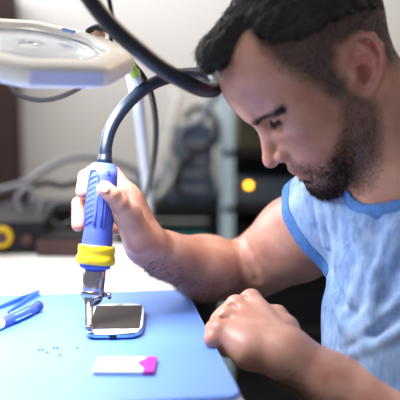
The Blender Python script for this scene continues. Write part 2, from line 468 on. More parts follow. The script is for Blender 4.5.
for k in ('idx', 'mid'): f.ell(HR[k][0] + [0, -.004, .002], (.008, .008, .008), None, .006)
# ---- left fist on the table edge
KL = {'idx': (P(251, 300, .872), P(231, 316, .872), P(240, 334, .862), P(256, 336, .850)),
      'mid': (P(236, 306, .858), P(219, 322, .850), P(229, 342, .842), P(247, 344, .835)),
      'rng': (P(226, 317, .842), P(214, 330, .834), P(226, 342, .838), P(244, 344, .832)),
      'pky': (P(220, 331, .826), P(212, 340, .818), P(226, 350, .826), P(242, 350, .826))}
HEEL = P(250, 352, .805)
for k, r in (('idx', .0125), ('mid', .0122), ('rng', .0112), ('pky', .0102)):
    q = KL[k]; f.cone(WRL + (q[0] - WRL) * .12, q[0], .021, r, .012)
    f.cone(q[0], q[1], r, r * .9, .0035); f.cone(q[1], q[2], r * .86, r * .8, .002); f.cone(q[2], q[3], r * .8, r * .74, .002)
f.ell((WRL + KL['mid'][0] + KL['pky'][0]) / 3 + [0.006, 0, -.006], (.030, .026, .018), None, .012)
f.cone(HEEL, WRL, .0185, .022, .015); f.cone(HEEL, KL['pky'][0], .017, .011, .012)
f.chain([P(292, 345, .815), P(286, 328, .838), P(277, 316, .858), P(262, 322, .872)], [.017, .0135, .0115, .010], .008)
for a_, b_ in (('idx', 'mid'), ('mid', 'rng'), ('rng', 'pky')):
    m0 = (KL[a_][0] + KL[b_][0]) / 2 + [0, -.004, .008]; m1 = (KL[a_][1] + KL[b_][1]) / 2 + [0, -.004, .006]
    f.ridge([m0 + (WRL - m0) * .12, m0, m1], .0036, -.0027)

for k in KL:      # tendons and knuckle creases on the back of the fist
    q = KL[k]; up = np.array([0, -.006, .009])
    f.ridge([q[0] + up, q[0] + (WRL - q[0]) * .5 + up * 1.3, WRL + (q[0] - WRL) * .2 + up * 1.6], .0035, .0011)
    f.ell(q[0] + up * .35, (.0095, .0095, .0080), None, .005)
    m = (q[0] + q[1]) / 2 + up * .8; sd_ = np.cross(q[1] - q[0], [0, -.5, 1]); sd_ /= np.linalg.norm(sd_)
    f.ridge([m - sd_ * .006, m + sd_ * .006], .0016, -.0012)
cw1 = [P(292, 340, .775), P(296, 352, .768), P(292, 364, .765)]
f.ridge(cw1, .003, -.0016)
me, vp, quads_ = f.mesh('person')
# ---- colour masks on the skin: stubble / scalp shade, redness
hl = (vp - HO) @ HB.T / CM
near_head = (np.abs(hl[:, 0]) < 14) & (np.abs(hl[:, 1]) < 9) & (hl[:, 2] > -11) & (hl[:, 2] < 15)
def inpoly(x, y, poly):
    c = np.zeros(len(x), bool); n = len(poly); j = n - 1
    for i in range(n):
        xi, yi = poly[i]; xj, yj = poly[j]
        c ^= ((yi > y) != (yj > y)) & (x < (xj - xi) * (y - yi) / (yj - yi + 1e-9) + xi); j = i
    return c
def polydist(x, y, poly):
    d = np.full(len(x), 1e9)
    for i in range(len(poly)):
        ax, ay = poly[i - 1]; bx, by = poly[i]; L = (bx - ax) ** 2 + (by - ay) ** 2 + 1e-9
        t = np.clip(((x - ax) * (bx - ax) + (y - ay) * (by - ay)) / L, 0, 1)
        d = np.minimum(d, np.hypot(x - ax - t * (bx - ax), y - ay - t * (by - ay)))
    return np.where(inpoly(x, y, poly), d, -d)
# profile plane (x forward, z up) outlines, in cm
HAIRC = [(9.6, 10.7), (8.6, 10.3), (6.5, 9.8), (4, 6), (-14, 0), (-14, 16), (9.6, 16)]
HAIRP = [(4.6, 16), (4.2, 11.8), (5.1, 9.5), (5.4, 7.0), (4.6, 4.8), (3.7, 2.2), (3.2, .8), (1.3, .0), (.8, 3.2), (-.2, 4.4), (-2.6, 3.6), (-3.4, 0.5), (-4.5, -3.0), (-7.5, -4.5), (-13, -4), (-14, 16)]
BEARDP = [(3.5, 1.8), (1.2, 1.0), (.6, -1.5), (.5, -3.4), (1.9, -5.2), (4.4, -7.3), (7.2, -9.0), (12, -9.8), (12, -3.2), (10.6, -2.9), (9.4, -3.4), (8.6, -4.6), (6.6, -4.0), (4.6, -2.6), (3.2, -.6)]
def soft(d, w): return np.clip(d / w + .5, 0, 1)
cen = soft(3.0 - np.abs(hl[:, 1]), 1.0)
hm = soft(polydist(hl[:, 0], hl[:, 2], HAIRP), 1.6) * (1 - cen) + cen * soft(polydist(hl[:, 0], hl[:, 2], HAIRC), .8)
bm = soft(polydist(hl[:, 0], hl[:, 2], BEARDP), 1.2)
lipm = np.clip(1 - np.hypot((hl[:, 2] + 4.7) / 1.0, hl[:, 1] / 2.2) ** 4, 0, 1) * (hl[:, 0] > 8.8)
bm = bm * (1 - lipm) * (1 - .55 * ((hl[:, 0] > 8.2) & (hl[:, 2] > -5.8)))
earm = np.clip(1.3 - np.linalg.norm((vp - EARL(1.35, .5, .2)) / CM, axis=1) / 3.0, 0, 1) * (np.abs(hl[:, 1]) > 6.9)
earm2 = np.clip(earm * 3, 0, 1)
hm = hm * near_head * (1 - earm2); bm = bm * near_head * (1 - earm2)
at = me.attributes.new('hair_shade', 'FLOAT', 'POINT'); at.data.foreach_set('value', hm.astype(np.float32))
at = me.attributes.new('beard_shade', 'FLOAT', 'POINT'); at.data.foreach_set('value', bm.astype(np.float32))
red = np.clip(earm * .75, 0, 1) + .55 * lipm * near_head + .5 * np.exp(-((vp - H(11.6, 0, -1)) ** 2).sum(1) / .015 ** 2)
for hp in list(KL.values()): red = red + .28 * np.exp(-((vp - hp[0]) ** 2).sum(1) / .012 ** 2) + .3 * np.exp(-((vp - hp[1]) ** 2).sum(1) / .012 ** 2)
for hp in list(HR.values()): red = red + .5 * np.exp(-((vp - hp[4]) ** 2).sum(1) / .014 ** 2)
red = red + .4 * np.exp(-((vp - P(105, 189, .857)) ** 2).sum(1) / .013 ** 2)
at = me.attributes.new('flush', 'FLOAT', 'POINT'); at.data.foreach_set('value', np.clip(red, 0, 1).astype(np.float32))

def skin_mat():
    m = mat('skin', (.58, .30, .21), .42, sss=.12, bump=.25, bscale=700, spec=.4); nt = m.node_tree; b = nt.nodes['Principled BSDF']
    N = nt.nodes.new; L = nt.links.new
    tc = N('ShaderNodeTexCoord'); n = N('ShaderNodeTexNoise'); n.inputs['Scale'].default_value = 28; n.inputs['Detail'].default_value = 5
    L(tc.outputs['Object'], n.inputs['Vector']); r = N('ShaderNodeValToRGB')
    r.color_ramp.elements[0].position = .32; r.color_ramp.elements[1].position = .7
    r.color_ramp.elements[0].color = (.44, .185, .125, 1); r.color_ramp.elements[1].color = (.62, .33, .235, 1)
    L(n.outputs['Fac'], r.inputs['Fac']); prev = r.outputs['Color']
    n3 = N('ShaderNodeTexNoise'); n3.inputs['Scale'].default_value = 420; n3.inputs['Detail'].default_value = 3
    L(tc.outputs['Object'], n3.inputs['Vector'])
    for att, col, amt, sp in (('flush', (.62, .20, .15), .8, 0), ('beard_shade', (.10, .058, .042), .85, 1), ('hair_shade', (.035, .03, .028), .93, 1)):
        a = N('ShaderNodeAttribute'); a.attribute_name = att; mx = N('ShaderNodeMix'); mx.data_type = 'RGBA'
        ml = N('ShaderNodeMath'); ml.operation = 'MULTIPLY'; ml.inputs[1].default_value = amt; L(a.outputs['Fac'], ml.inputs[0])
        fac = ml.outputs[0]
        if sp:
            m3 = N('ShaderNodeMapRange'); m3.inputs['From Min'].default_value = .3; m3.inputs['From Max'].default_value = .65; m3.inputs['To Min'].default_value = .78
            L(n3.outputs['Fac'], m3.inputs['Value']); m4 = N('ShaderNodeMath'); m4.operation = 'MULTIPLY'; L(fac, m4.inputs[0]); L(m3.outputs[0], m4.inputs[1]); fac = m4.outputs[0]
        L(fac, mx.inputs[0]); L(prev, mx.inputs[6]); mx.inputs[7].default_value = (*col, 1); prev = mx.outputs[2]
    L(prev, b.inputs['Base Color']); return m
person = link('person', me, skin_mat())
tag(person, 'bearded man in a light blue t-shirt bent over the table, gripping the blue tool', 'person')
# ---- t-shirt: a thin shell over the torso and upper arms
def shirt_solid():
    s = Field((.03, .52, .42), (.58, 1.20, 1.02), .0026)
    torso(s, .010)
    s.cone(SHR, bic, .060, .070, .03)
    s.cone(SHL, (SHL + ELL_) / 2, .066, .066, .03)
    # loose cloth in front of the belly and at the flank
    s.ell((TM + PEL) / 2 + TF * .045 + [0, 0, -.03], (.085, .135, .16), TBs, .05)
    return s
s = shirt_solid()
def fold(pts, wd, amp):
    q = [s.hit(*p) for p in pts]; q = [x for x in q if x is not None]
    return (q, wd, amp) if len(q) > 1 else None
FOLDS = [fold(*a) for a in [
    ([(353, 222), (358, 235), (368, 265), (377, 290)], .0058, .0075), ([(398, 226), (388, 240), (378, 268), (372, 292)], .0058, .0070),
    ([(330, 195), (334, 230), (338, 265)], .006, .0035), ([(316, 185), (322, 215), (326, 245)], .0055, .006), ([(342, 200), (347, 235), (353, 262)], .006, -.003),
    ([(374, 222), (376, 230), (376, 255)], .009, -.004), ([(377, 290), (372, 310), (350, 330)], .006, .007),
    ([(400, 300), (375, 322), (345, 345)], .0065, .0075), ([(400, 330), (372, 345), (342, 356)], .0065, .0070), ([(400, 316), (375, 335), (348, 349)], .007, -.005),
    ([(333, 300), (345, 325), (365, 340)], .008, .005), ([(330, 270), (340, 300), (356, 318)], .008, -.003), ([(395, 262), (388, 290), (383, 320)], .008, -.004),
    ([(308, 182), (311, 205), (316, 228)], .005, -.004), ([(398, 235), (393, 262), (388, 285)], .007, .0035), ([(360, 275), (352, 300), (345, 315)], .009, .003)]]
for q in FOLDS:
    if q: s.ridge(q[0], q[1], q[2] * 1.5)
GX, GY, GZ = s.ax[0][:, None, None], s.ax[1][None, :, None], s.ax[2][None, None, :]
# gentle random rumples
s.a += (.0012 * np.sin(GX * 90 + 3 * np.sin(GZ * 31)) * np.sin(GZ * 47 + GY * 60) + .0012 * np.sin(GZ * 38 + GX * 52 + 2 * np.sin(GY * 40))).astype(np.float32)
S0 = s.a.copy(); THK = .0035
def plane_side(o, n): return ((GX - o[0]) * n[0] + (GY - o[1]) * n[1] + (GZ - o[2]) * n[2]).astype(np.float32)
# neck opening: tilted ellipsoid round the neck base
NO = NB + TF * .010 + np.array([0, 0, .012])
ndir = (TZ * .78 + TF * .62); ndir /= np.linalg.norm(ndir); nf = np.cross(TA, ndir); nf *= np.sign(nf @ TF)
Fp = s.hit(367, 203); NO = Fp - nf * .060; NO = NO - TA * ((NO - NB) @ TA)
def lin(o, v): return (GX - o[0]) * v[0] + (GY - o[1]) * v[1] + (GZ - o[2]) * v[2]
neck = (np.sqrt((lin(NO, nf) / .060) ** 2 + (lin(NO, TA) / .074) ** 2) - 1) * .07
neck = np.where(lin(NO, ndir) > -.09, neck, .1).astype(np.float32)
ua = (bic - SHR) / np.linalg.norm(bic - SHR); HEM = P(311, 213, .97)
ua2 = ua * .9 + np.array([-.25, 0, -.25]); ua2 /= np.linalg.norm(ua2)
slv = plane_side(HEM, ua2)
farm = (np.linalg.norm(np.array(HEM)) > 0)
ul = (ELL_ - SHL) / np.linalg.norm(ELL_ - SHL); slvl = plane_side((SHL + ELL_) / 2, ul)
rs_ = (lin(SHR, ua) > .01) & (np.linalg.norm(np.stack(np.broadcast_arrays(*[g - SHR[i] - np.clip(lin(SHR, ua), 0, 1) * ua[i] for i, g in enumerate((GX, GY, GZ))])), axis=0) < .086)
slv = np.where(rs_, slv, -.05); lm = (lin(SHL, ul) > .02) & (lin(SHL, TA) < .06)
slvl = np.where(lm, slvl, -.05)
def segd(p0, p1, r0, r1):
    ba = p1 - p0; t = np.clip(lin(p0, ba) / (ba @ ba), 0, 1.2)
    return (np.sqrt((GX - p0[0] - t * ba[0]) ** 2 + (GY - p0[1] - t * ba[1]) ** 2 + (GZ - p0[2] - t * ba[2]) ** 2) - (r0 + (r1 - r0) * t)).astype(np.float32)
bore = np.where(rs_, segd(SHR, bic, .053, .063), .05).astype(np.float32)
base_cut = np.maximum(np.maximum(np.where(slv > -.03, -bore, -.05), slv), slvl)
s.a = np.maximum(np.maximum(S0, base_cut), -neck + 0.0).astype(np.float32)
s.a = np.maximum(s.a, (.50 - GZ) + 0 * s.a).astype(np.float32)
shm, _, _ = s.mesh('t_shirt')
def heather():
    m = mat('heather_jersey', (.35, .53, .86), .9, bump=.5, bscale=900, spec=.2); nt = m.node_tree; b = nt.nodes['Principled BSDF']
    N = nt.nodes.new; L = nt.links.new; tc = N('ShaderNodeTexCoord'); mp = N('ShaderNodeMapping'); mp.inputs['Scale'].default_value = (1, 1, .22)
    L(tc.outputs['Object'], mp.inputs['Vector']); n = N('ShaderNodeTexNoise'); n.inputs['Scale'].default_value = 190; n.inputs['Detail'].default_value = 6; n.inputs['Roughness'].default_value = .7
    L(mp.outputs[0], n.inputs['Vector']); n2 = N('ShaderNodeTexNoise'); n2.inputs['Scale'].default_value = 18; n2.inputs['Detail'].default_value = 3; L(tc.outputs['Object'], n2.inputs['Vector'])
    ad = N('ShaderNodeMath'); ad.operation = 'ADD'; L(n.outputs['Fac'], ad.inputs[0]); L(n2.outputs['Fac'], ad.inputs[1]); hf = N('ShaderNodeMath'); hf.operation = 'MULTIPLY'; hf.inputs[1].default_value = .5; L(ad.outputs[0], hf.inputs[0])
    r = N('ShaderNodeValToRGB'); r.color_ramp.elements[0].position = .38; r.color_ramp.elements[1].position = .62
    r.color_ramp.elements[0].color = (.15, .26, .50, 1); r.color_ramp.elements[1].color = (.40, .53, .74, 1)
    L(hf.outputs[0], r.inputs['Fac']); L(r.outputs['Color'], b.inputs['Base Color']); return m
shirt = link('t_shirt', shm, heather(), person)
trimm = mat('trim_jersey', (.10, .24, .56), .9, noise=.3, nscale=160, bump=.4, bscale=900, spec=.2)
E0 = S0 - .0012
s.a = np.maximum(np.maximum(E0, -(S0 + .006)), np.maximum(-neck - .001, neck - .010)).astype(np.float32)
s.a = np.maximum(s.a, np.where(lin(NO, ndir) > -.12, -1, 1).astype(np.float32))
c_, _, _ = s.mesh('collar'); tag(link('collar', c_, trimm, shirt), 'darker blue ribbed collar')
s.a = np.maximum(np.maximum(E0, -(S0 + .006)), np.maximum(slv - .001, np.where(rs_, -slv - .017, .05))).astype(np.float32)
c_, _, _ = s.mesh('sleeve_hem'); tag(link('sleeve_hem', c_, trimm, shirt), 'darker blue sleeve band')
s.a = np.maximum(np.maximum(E0, -(S0 + .006)), np.maximum(slvl - .001, np.where(lm, -slvl - .021, .05))).astype(np.float32)
c_, _, _ = s.mesh('sleeve_hem'); tag(link('sleeve_hem', c_, trimm, shirt), 'darker blue sleeve band')

# ---- hair
hf_ = Field(H(0, 0, 5) - .17, H(0, 0, 5) + .17, .0022)
hf_.ell(H(-.5, 0, 6.0), (.0965, .078, .088), HB, .01)
hf_.ell(H(3.9, 0, 8.8), (.056, .062, .046), HB, .02)
hf_.ell(H(6.9, 0, 11.6), (.032, .036, .019), HB, .018)
hf_.ell(H(8.2, -.2, 12.3), (.014, .030, .012), HB, .012)
X, Y, Z = hf_.ax[0][:, None, None], hf_.ax[1][None, :, None], hf_.ax[2][None, None, :]
lx, ly, lz = [((X - HO[0]) * HB[i][0] + (Y - HO[1]) * HB[i][1] + (Z - HO[2]) * HB[i][2]) / CM for i in range(3)]
CAPC = [(13, 10.8), (9.8, 10.8), (8.6, 10.4), (6, 10), (3, 6), (-14, 1), (-14, 18), (13, 18)]
CAPP = [(4.6, 18), (4.1, 12.4), (4.5, 10.4), (4.0, 9.0), (2.2, 7.8), (0, 7.2), (-2.5, 6.4), (-6, 4.6), (-9, 2.0), (-14, 1), (-14, 18)]
cw = np.clip(3.6 - np.abs(ly), 0, 1)
pdist = polydist(lx.ravel(), lz.ravel(), CAPP).reshape(lx.shape) * (1 - cw) + cw * polydist(lx.ravel(), lz.ravel(), CAPC).reshape(lx.shape)
nz = .10 * np.sin(lx * 3.1 + ly * 4) + .1 * np.sin(ly * 5.3 + lz * 2)
hf_.a = np.maximum(hf_.a, (-pdist + .1 + nz * .6) * CM * .7).astype(np.float32)
hf_.a += (.0011 * np.sin(ly * 5.5 + 1.3 * np.sin(lx * 1.1)) + .0007 * np.sin(ly * 11 + lx * 1.5)).astype(np.float32)
hme, hvp, _ = hf_.mesh('hair')
hair_m = mat('hair', (.032, .027, .027), .55, noise=.4, nscale=120, spec=.35)
hair = tag(link('hair', hme, hair_m, person), 'short dark hair, swept forward at the front')

def strands(name, root, nrm, dirv, length, rad, lean, m, parent, jit=.3, levels=3):
    n = len(root); d = nrm * (1 - lean) + dirv * lean + RNG.normal(0, jit, (n, 3)); d /= np.linalg.norm(d, axis=1)[:, None]
    ln = length * RNG.uniform(.6, 1.15, n); side = np.cross(d, RNG.normal(0, 1, (n, 3))); side /= np.linalg.norm(side, axis=1)[:, None]; up = np.cross(d, side)
    cen = [root - d * (.0006)]; dd = d.copy()
    for i in range(levels):
        dd = dd * .8 + dirv * .25; dd /= np.linalg.norm(dd, axis=1)[:, None]; cen.append(cen[-1] + dd * (ln / levels)[:, None])
    vs = []
    for i, c in enumerate(cen):
        r = rad * (1 - .75 * i / levels)
        for j in range(3):
            a = 2 * math.pi * j / 3; vs.append(c + r * (math.cos(a) * side + math.sin(a) * up))
    K = (levels + 1) * 3; vv = np.stack(vs, 1).reshape(-1, 3)
    fs = []
    for i in range(levels):
        for j in range(3): fs.append((i * 3 + j, i * 3 + (j + 1) % 3, (i + 1) * 3 + (j + 1) % 3, (i + 1) * 3 + j))
    fs = np.array(fs); idx = (np.arange(n)[:, None, None] * K + fs[None]).reshape(-1, 4)
    me = bpy.data.meshes.new(name); me.vertices.add(len(vv)); me.vertices.foreach_set('co', vv.astype(np.float32).ravel())
    me.loops.add(idx.size); me.loops.foreach_set('vertex_index', idx.astype(np.int32).ravel()); me.polygons.add(len(idx))
    me.polygons.foreach_set('loop_start', np.arange(len(idx), dtype=np.int32) * 4); me.polygons.foreach_set('loop_total', np.full(len(idx), 4, np.int32))
    me.update(calc_edges=True); smooth(me)
    return link(name, me, m, parent)
def normals(me):
    a = np.zeros(len(me.vertices) * 3, np.float32); me.vertex_normals.foreach_get('vector', a); return a.reshape(-1, 3).astype(float)
nrm_s = normals(me); nrm_h = normals(hme)
def pick(w, n):
    w = w / w.sum(); return RNG.choice(len(w), n, p=w)
hh = (hvp - HO) @ HB.T / CM
# top strands, combed forward
i = pick(((hh[:, 2] > 3) & (hh[:, 0] > -12)).astype(float), 16000)
fr = np.clip((hh[i, 0]) / 9, 0, 1)[:, None]
dv = HF[None] * (.8) + HU[None] * (.35 - .55 * fr ** 3) + HL[None] * (.15 * hh[i, 1] / 7)[:, None]
tan = dv - nrm_h[i] * (dv * nrm_h[i]).sum(1)[:, None] * .75
strands('hair_strands', hvp[i] + RNG.normal(0, .0008, (len(i), 3)), nrm_h[i], tan, .0125, .00042, .72, hair_m, hair, .22)
# faded sides
w_ = hm * (hl[:, 2] < 12) * (1 + 2.0 * (hl[:, 2] > 4))
i = pick(w_, 21000); dn = -HU[None] * .6 - HF[None] * .2 + 0 * nrm_s[i]
ln = np.clip((hl[i, 2] - 0) / 6, .25, 1.6) * .008
tag(strands('side_hair', vp[i], nrm_s[i], dn, ln, .00032, .55, hair_m, person, .22, 2), 'short clipped hair at the sides')
# beard
bw = bm * (1 - .6 * (hl[:, 2] > -3.0)) * (1 - .55 * ((hl[:, 0] > 7.5) & (hl[:, 2] > -6.5)))
bw = bw * (1 + 1.2 * (hl[:, 2] < -4.5) * (hl[:, 0] > 1))
i = pick(bw, 15000); dn = -HU[None] * .8 + HF[None] * .35 + 0 * nrm_s[i]
ln = np.clip(.3 + (-hl[i, 2] - 1) / 6, .3, 1) * .0085
beard_m = mat('beard', (.035, .022, .016), .6, noise=.3, nscale=90, spec=.3)
tag(strands('beard', vp[i], nrm_s[i], dn, ln, .00032, .55, beard_m, person, .25, 2), 'short trimmed dark beard')
# eyebrows, lashes
for sg in (-1, 1):
    bl = [H(10.3, sg * 1.0, 3.4), H(10.0, sg * 2.3, 3.6), H(9.2, sg * 3.6, 3.75), H(7.9, sg * 4.9, 3.6)]
    bl = [vp[np.argmin(((vp - q) ** 2).sum(1))] for q in bl]
    dmin = np.full(len(vp), 1.0); tt = np.zeros((len(vp), 3))
    for q in range(3):
        a_, b_ = bl[q], bl[q + 1]; ba = b_ - a_; t = np.clip(((vp - a_) @ ba) / (ba @ ba), 0, 1); d = np.linalg.norm(vp - a_ - t[:, None] * ba, axis=1)
        k = d < dmin; dmin[k] = d[k]; tt[k] = ba / np.linalg.norm(ba)
    wq = np.exp(-(dmin / .0032) ** 2) * (dmin < .009)
    i = pick(wq, 1100); strands('eyebrow', vp[i], nrm_s[i], tt[i], .0075, .00028, .8, beard_m, person, .2, 2)
    lp = spline([H(8.95, sg * 1.9, 2.6), H(9.2, sg * 2.9, 2.27), H(8.75, sg * 3.9, 2.37), H(7.9, sg * 4.6, 2.6)], 14)
    lp = np.array(lp); nn = lp - H(7.8, sg * 3.15, 3.0); nn /= np.linalg.norm(nn, axis=1)[:, None]
    lp3 = np.repeat(lp, 4, 0); nn3 = np.repeat(nn, 4, 0)
    strands('eyelashes', lp3 - nn3 * .001, nn3, nn3 * .6 - HU[None] * .7, .008, .00026, .5, beard_m, person, .12, 2)
# forearm hair
wa = np.zeros(len(vp))
for a_, b_, sgn in ((ELR, WRR, 1), (flb, WRL, 1)):
    ba = b_ - a_; t = ((vp - a_) @ ba) / (ba @ ba); d = np.linalg.norm(vp - a_ - np.clip(t, 0, 1)[:, None] * ba, axis=1)
    up_ = np.clip(nrm_s[:, 2] * 1.2 + .12, 0, 1); wa += (2.0 if b_ is WRL else .6) * np.clip((t + .1) * 4, 0, 1) * np.clip((1.06 - t) * 10, 0, 1) * (d < .06) * up_
i = pick(wa, 8000); far_ = vp[i][:, 1] > .87
da = np.where(far_[:, None], (WRR - ELR)[None] / .2, (WRL - flb)[None] / .2) * .7 + np.array([0, -.2, -.5])
strands('arm_hair', vp[i], nrm_s[i], da, .010, .00018, .75, mat('arm_hair', (.17, .085, .05), .6), person, .25, 3)
# thumb nail

# thumb nail
no_ = f.hit(104.3, 187.5, .8, .9)
if no_ is not None:
    vw = CAM - no_; vw /= np.linalg.norm(vw); nd = vw * .85 + UPV * .35 - RT * .25; nd /= np.linalg.norm(nd)
    na = P(99, 183, .86) - P(112, 195, .86); na -= nd * (na @ nd); na /= np.linalg.norm(na); nb = np.cross(nd, na)
    vs = []; rad_ = [(0, .0014), (.5, .0012), (.85, .0006), (1.0, -.0004)]
    for q, hgt in rad_[1:]:
        for j in range(20):
            t = 2 * math.pi * j / 20; vs.append(no_ + na * .0062 * q * math.cos(t) + nb * .0048 * q * math.sin(t) + nd * (hgt - .0007 + -.0008 * (q * math.sin(t)) ** 2))
    vs.append(no_ + nd * .0006)
    fs = [(i * 20 + j, i * 20 + (j + 1) % 20, (i + 1) * 20 + (j + 1) % 20, (i + 1) * 20 + j) for i in range(2) for j in range(20)] + [(60, (j + 1) % 20, j) for j in range(20)]
    MB().add(vs, fs, True).build('thumb_nail', mat('nail', (.72, .45, .38), .3), person)
# ================================================================== TOOLS ON THE MAT
def T2(px, py): return T(px, py, ZM)
# phone
a, b, c, d = T2(88, 339), T2(146, 338), T2(92, 311), T2(141, 310)
pc = (a + b + c + d) / 4; pang = math.atan2(*( ((c + d) - (a + b))[:2] )); pw, pl = .0690, .134
ph = empty('smartphone', [pc[0], pc[1], ZM], -pang * .4)
tag(ph, 'white smartphone with a dark screen lying on the blue mat', 'phone')
def sq(hx, hy, n=40, p=5.0):
    out = []
    for i in range(n):
        t = 2 * math.pi * i / n; ct, st = math.cos(t), math.sin(t)
        out.append((hx * math.copysign(abs(ct) ** (2 / p), ct), hy * math.copysign(abs(st) ** (2 / p), st)))
    return out
v, fc = rings([(z, sq(pw / 2 + i, pl / 2 + i)) for z, i in ((0, -.005), (.0012, -.0015), (.003, 0), (.0062, 0), (.0074, -.0008))])
MB().add(v, fc, True).build('bezel', M['chrome'], ph)
v, fc = rings([(z, sq(pw / 2 + i, pl / 2 + i)) for z, i in ((.0072, -.0010), (.0080, -.0013), (.0083, -.0022))])
MB().add(v, fc).build('front_panel', M['paper'], ph)
MB().box((0, .002, .0084), (.0605, .1065, .0008), bev=.0003).build('screen', M['screen'], ph)
MB().prism(rrect(.0075, .0028, .0026, 5), .0082, .0090).build('home_button', M['paper'], ph).location = (0, -.0585, 0)
MB().box((0, .0605, .0084), (.011, .0016, .0006)).build('speaker_slot', M['dark'], ph)
MB().box((0, -pl / 2 - .0002, .0044), (.0085, .002, .0026)).build('charging_port', M['dark'], ph)
MB().box((pw / 2 + .0002, .028, .0046), (.0012, .010, .0018), bev=.0004).build('side_button', M['chrome'], ph)

# battery-like white slab with magenta end
a, b, c, d = T2(94, 376), T2(155, 376), T2(97, 360), T2(155, 360)
bc = (a + b + c + d) / 4; bw_, bl_ = .0615, .044
bt = empty('phone_battery', [bc[0], bc[1], ZM], R(-1))
tag(bt, 'thin white phone battery with a magenta end, in front of the phone', 'battery')
v, fc = rings([(z, rrect(bw_ / 2 + i, bl_ / 2 + i, .0035 + i, 4)) for z, i in ((0, -.0007), (.0008, 0), (.0036, 0), (.0044, -.0007))])
MB().add(v, fc).build('case', M['paper'], bt)
MB().box((bw_ / 2 - .0052, 0, .00225), (.0112, bl_ + .0006, .0048), bev=.0006).build('end_cap', M['magenta'], bt)
MB().prism([(bw_ / 2 - .0107, -.013), (bw_ / 2 - .0107, .017), (bw_ / 2 - .0205, .0025)], .0040, .00475).build('arrow_print', M['magenta'], bt)
for q in range(3): MB().box((-bw_ / 2 + .022 + q * .002, .004 - .006 * q, .00445), (.018 - q * .004, .0009, .0002)).build('printed_line', mat('pale_grey_print', (.6, .6, .58), .5), bt)

# screws
sm_ = mat('dark_screw', (.05, .09, .22), .35, .7)
scr = [(38, 351, 20), (42, 350.5, 70), (46.5, 353, -30), (54, 349, 80), (57.5, 349, 95), (58.5, 356, 10), (76.5, 349, 35)]
for i, (x, y, an) in enumerate(scr):
    p = T2(x, y); rt = empty('tiny_screw', [p[0], p[1], ZM], R(an))
    MB().lathe([(.0003, 0), (.0011, .0001), (.0011, .0007), (.0008, .0009)], 10, Matrix.Rotation(R(90), 3, 'Y'), (0, 0, .0011)).build('head', sm_, rt)
    MB().tube([(.0008, 0, .0011), (.0032, 0, .0008)], [.0006, .0004], 8).build('shank', sm_, rt)
    tag(rt, 'tiny dark screw in the loose scatter left of the battery' if i < 6 else 'single tiny dark screw apart from the others, nearest the phone', 'screw', 'tiny screws scattered on the mat' if i < 6 else None)

# screwdriver: lies from lower left to (38,308)
def lay(name, pa, pb, label, cat, z=0.0):
    d = pb - pa; e = empty(name, [pa[0], pa[1], ZM + z], math.atan2(d[1], d[0])); tag(e, label, cat); return e, float(np.hypot(d[0], d[1]))
hb = T2(-1, 330); he = T2(38, 312)
sd, L = lay('screwdriver', hb, he, 'small blue handled precision screwdriver lying at the left edge of the mat', 'screwdriver')
RY = Matrix.Rotation(R(90), 3, 'Y')
MB().lathe([(.0040, .004), (.0062, .008), (.0066, .018), (.0060, .024), (.0068, .032), (.0070, L * .75), (.0062, L - .008), (.0050, L - .006)], 16, RY, (0, 0, .0072)).build('handle', M['blue'], sd)
MB().lathe([(.0056, L - .0065), (.0072, L - .004), (.0072, L + .003), (.0055, L + .005), (.001, L + .0055)], 16, RY, (0, 0, .0074)).build('spinning_cap', mat('navy_cap', (.015, .04, .16), .4), sd)
MB().lathe([(.0050, -.004), (.0064, -.002), (.0064, .0045), (.0045, .006)], 16, RY, (0, 0, .0072)).build('collar', M['paper'], sd)
MB().tube([(-.004, 0, .0072), (-.055, 0, .0055)], [.0022, .0013], 10).build('shaft', M['steel'], sd)
for q in range(6):
    an = q * math.pi / 3 + .3; MB().tube([(.026, .0066 * math.cos(an), .0072 + .0066 * math.sin(an)), (L * .7, .0069 * math.cos(an), .0072 + .0069 * math.sin(an))], .0010, 6).build('grip_rib', mat('light_blue_rib', (.20, .42, .85), .4), sd)
# tweezers: two arms meeting at the upper right, opening to the lower left
ta = T2(39, 294.5); tb1 = T2(-12, 313); tb2 = T2(8, 314)
tz = empty('tweezers', [ta[0], ta[1], ZM]); tag(tz, 'blue tweezers with open arms lying behind the screwdriver', 'tweezers')
twm = mat('blue_coated_steel', (.05, .16, .50), .32, .4)
for e_ in (tb1, tb2):
    dv = np.array([e_[0] - ta[0], e_[1] - ta[1], 0]); n_ = np.array([-dv[1], dv[0], 0]); n_ /= np.linalg.norm(n_)
    vs = []; K = 10
    for i in range(K + 1):
        t = i / K; wd = .0042 * (1 - .75 * t) + .0012 * math.sin(math.pi * t); c = dv * t + n_ * 0
        for sx, z in ((-1, .0005), (1, .0005), (1, .0075 - .004 * t), (-1, .0075 - .004 * t)): vs.append(c + n_ * wd * sx * .55 + np.array([0, 0, z]))
    fs = [(0, 1, 2, 3), tuple(4 * K + j for j in (3, 2, 1, 0))]
    for i in range(K):
        for j in range(4): fs.append((4 * i + j, 4 * i + 4 + j, 4 * i + 4 + (j + 1) % 4, 4 * i + (j + 1) % 4))
    MB().add(vs, fs).build('arm', twm, tz)

# ================================================================== HOT-AIR TOOL (axis tilted as held)
GT = P(104.5, 164, .885); GB = P(96.2, 254, .881); ax = (GT - GB); GL = np.linalg.norm(ax); ax /= GL
gx = np.cross([0, 1, 0], ax); gx /= np.linalg.norm(gx); gy = np.cross(ax, gx)
GM = Matrix([[gx[i], gy[i], ax[i]] for i in range(3)])
gun = empty('hot_air_soldering_tool', GB); gun.rotation_euler = GM.to_euler()
tag(gun, 'blue hot air soldering tool with yellow ring, held over the phone', 'soldering tool')
